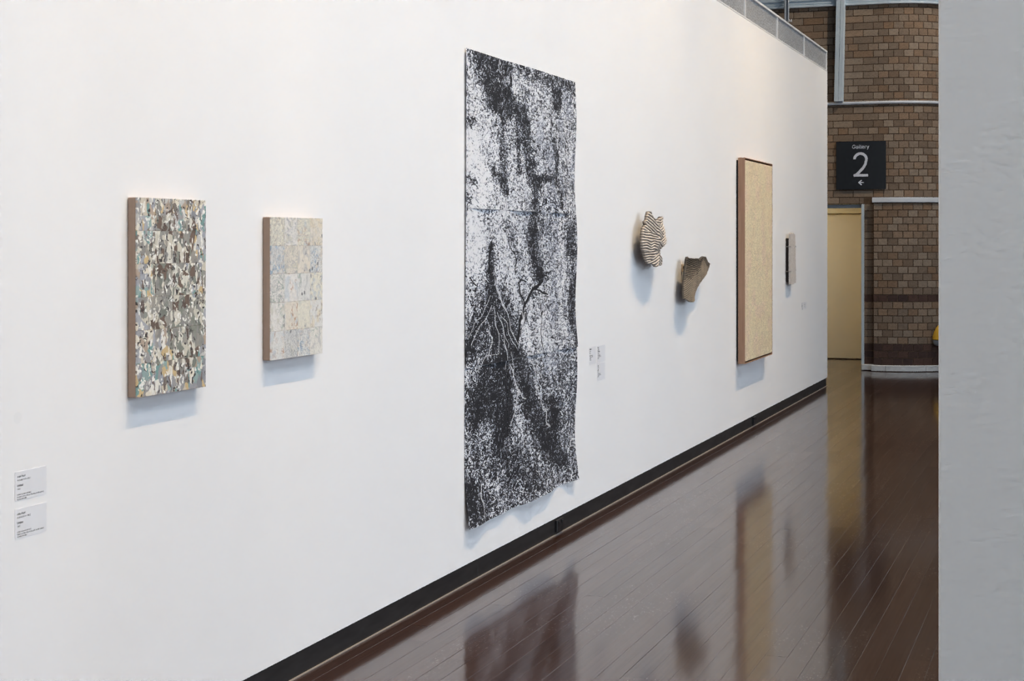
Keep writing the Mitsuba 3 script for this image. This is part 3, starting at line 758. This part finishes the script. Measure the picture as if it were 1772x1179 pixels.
# second relief: darker, tapering to a foot
o = thing('clay_relief', 'dark grey combed clay relief tapering downward on a wooden bracket, lower of the two fragments', 'sculpture')
A2, B2 = 0.001983, 0.000444
def q2(l): return [((X - 180) * A2, -(Y - 90) * B2) for X, Y in l]
P, rd, U, V = relief(
    q2([(232, 90), (250, 112), (300, 120), (350, 120), (388, 146), (420, 108), (452, 92), (492, 102), (502, 152), (548, 190)]),
    q2([(548, 190), (574, 222), (550, 290), (522, 350), (500, 410), (452, 480), (420, 550), (395, 610), (377, 680), (360, 750), (370, 788)]),
    q2([(182, 742), (220, 770), (258, 805), (300, 817), (345, 807), (370, 788)]),
    q2([(232, 90), (220, 130), (214, 200), (200, 330), (195, 450), (185, 550), (180, 650), (182, 742)]),
    [(s * A2, -t * B2, a, p * 0.000444, r) for s, t, a, p, r in [(140, 90, -28, 27, 1.1), (110, 480, 42, 25, 1.3), (270, 180, 40, 26, 1.0), (60, 240, -12, 25, 0.8), (160, 620, 20, 27, 0.8), (330, 100, -35, 27, 0.8)]], 11)
yy = -0.074 - 0.016 * np.sin(math.pi * U) - 0.010 * np.sin(V * 5) * U + 0.005 * V
fade = 0.42 + 0.75 * np.clip((V + 0.35 * U - 0.18) / 0.35, 0, 1) + 0 * U
clay(o, 'body', P, rd, yy, 0.014, (0.030, 0.026, 0.023), (0.30, 0.235, 0.165), 10.944, 1.483, 0.006, fade)
br = cat([bevel_box(11.168, 11.20, -0.062, -0.001, 1.414, 1.429, 0.002), bevel_box(11.168, 11.20, -0.062, -0.001, 1.376, 1.390, 0.002), bevel_box(11.168, 11.20, -0.012, -0.001, 1.388, 1.416, 0.002)])
put('bracket', br, 'mount_wood', o)

# ---------------------------------------------------------------- tall tan panel in a float frame
o = thing('framed_panel', 'tall tan woven panel in a brown wooden box frame', 'artwork')
x0, x1, z0, z1, d = 13.052, 14.262, 0.590, 2.274, 0.073
t = 0.006
put('frame_side', bevel_box(x0, x0 + t, -d, -0.016, z0, z1, 0.0015), 'frame_wood', o)
put('frame_side', bevel_box(x1 - t, x1, -d, -0.016, z0, z1, 0.0015), 'frame_wood', o)
put('frame_top', bevel_box(x0 + t, x1 - t, -d, -0.016, z1 - t, z1, 0.0015), 'frame_wood', o)
put('frame_bottom', bevel_box(x0 + t, x1 - t, -d, -0.016, z0, z0 + t, 0.0015), 'frame_wood', o)
put('backing', box(x0 + 0.012, x1 - 0.03, -0.060, -0.0005, z0 + 0.02, z1 - 0.02), 'dark_back', o)
put('woven_panel', bevel_box(x0 + t + 0.003, x1 - t - 0.006, -d + 0.001, -0.056, z0 + t + 0.013, z1 - t - 0.014, 0.002), 'woven_fibre', o)

# ---------------------------------------------------------------- small slab on four pins
o = thing('stone_slab', 'narrow pinkish grey slab held by four metal pins, nearest the far end of the wall', 'artwork')
out = [(0.0, 0.0), (0.05, 0.012), (0.11, 0.002), (0.17, 0.010), (0.24, -0.006), (0.26, -0.010), (0.275, -0.14), (0.285, -0.29), (0.30, -0.472), (0.20, -0.474), (0.17, -0.480), (0.0, -0.478), (-0.012, -0.24)]
pg = Polygon([(15.325 + 1.03 * a, 1.662 + b) for a, b in out])
m = trimesh.creation.extrude_polygon(pg, 0.016, engine='earcut')
v = m.vertices
m.vertices = np.stack([v[:, 0], -0.048 + v[:, 2], v[:, 1]], 1)
m.fix_normals()
put('body', m, 'stone_slab', o)
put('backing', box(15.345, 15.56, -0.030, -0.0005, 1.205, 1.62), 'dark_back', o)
for px_, pz_, s in ((15.312, 1.54, 1), (15.312, 1.305, 1), (15.612, 1.54, -1), (15.622, 1.315, -1)):
    put('pin', cat([cyl((px_, -0.001, pz_), (px_, -0.053, pz_), 0.0035, 10), cyl((px_, -0.050, pz_), (px_ + s * 0.028, -0.052, pz_), 0.0035, 10)]), 'pin_metal', o, smooth=40)

# ---------------------------------------------------------------- wall labels
def card(x0, x1, z0, z1, lines, label, group=None):
    o = thing('wall_label', label, 'wall label', group)
    put('card', bevel_box(x0, x1, -0.0012, -0.0002, z0, z1, 0.0003), 'label_card', o)
    ms = []
    for h, z, s, b in lines:
        ms.append(wall_text(s, h, x0 + 0.008, z1 - z, bold=b))
    put('lettering', cat(ms), 'label_ink', o)
    return o
def peart(x0, z0, z1, label):
    L = [(0.0052, 0.0165, 'John Peart', True), (0.0042, 0.0255, 'Australia 1945-2013', False), (0.0052, 0.0405, 'Untitled', True), (0.0042, 0.0495, '2003', False),
         (0.0037, 0.0640, 'acrylic on paper on board', False), (0.0037, 0.0705, 'courtesy of the estate of the artist and the gallery', False), (0.0037, 0.0768, 'Sydney, Australia', False)]
    return card(x0, x0 + 0.139, z0, z1, L, label)
peart(3.640, 0.892, 0.9705, 'upper of the two white label cards at the left end of the wall')
peart(3.640, 0.7895, 0.870, 'lower of the two white label cards at the left end of the wall')
far_lines = [(0.0068, 0.014, 'Artist', True), (0.0048, 0.023, 'Australia 1960', False), (0.0062, 0.034, 'Untitled', True), (0.0046, 0.050, 'etching on nine sheets of paper', False), (0.0046, 0.058, 'on loan from the artist and gallery', False)]
def smear(k):
    return [[(0.0066, 0.016, 'Untitled', True), (0.0050, 0.026, 'Sydney', False), (0.0066, 0.038, 'Fire', True), (0.0046, 0.052, 'woodblock on paper', False), (0.0046, 0.060, 'courtesy of the artist', False), (0.0046, 0.068, 'Sydney', False), (0.0046, 0.076, 'Australia', False)],
            [(0.0066, 0.014, 'Relief', True), (0.0050, 0.024, 'Sydney', False), (0.0066, 0.036, 'Fragment', True), (0.0046, 0.048, 'Sydney', False), (0.0046, 0.058, 'glazed stoneware', False), (0.0046, 0.066, 'courtesy of the artist', False), (0.0046, 0.074, 'Sydney', False)],
            [(0.0066, 0.016, 'Relief', True), (0.0050, 0.026, 'Sydney', False), (0.0066, 0.040, 'Leaf', True), (0.0046, 0.050, '2014', False), (0.0046, 0.062, 'glazed stoneware', False), (0.0046, 0.070, 'courtesy of the artist', False), (0.0046, 0.078, 'Sydney', False)]][k]
card(8.932, 9.070, 0.877, 0.979, smear(0), 'white label card right beside the large print, left of the group of three')
card(9.096, 9.256, 0.877, 0.976, smear(1), 'white label card at the top right of the group of three beside the large print')
card(9.094, 9.252, 0.772, 0.872, smear(2), 'white label card at the bottom right of the group of three beside the large print')
card(16.242, 16.364, 0.903, 0.975, smear(1)[:4] + smear(1)[5:6], 'left of the two small label cards under the narrow slab near the far end')
card(16.395, 16.530, 0.903, 0.975, smear(2)[:4] + smear(2)[5:6], 'right of the two small label cards under the narrow slab near the far end')
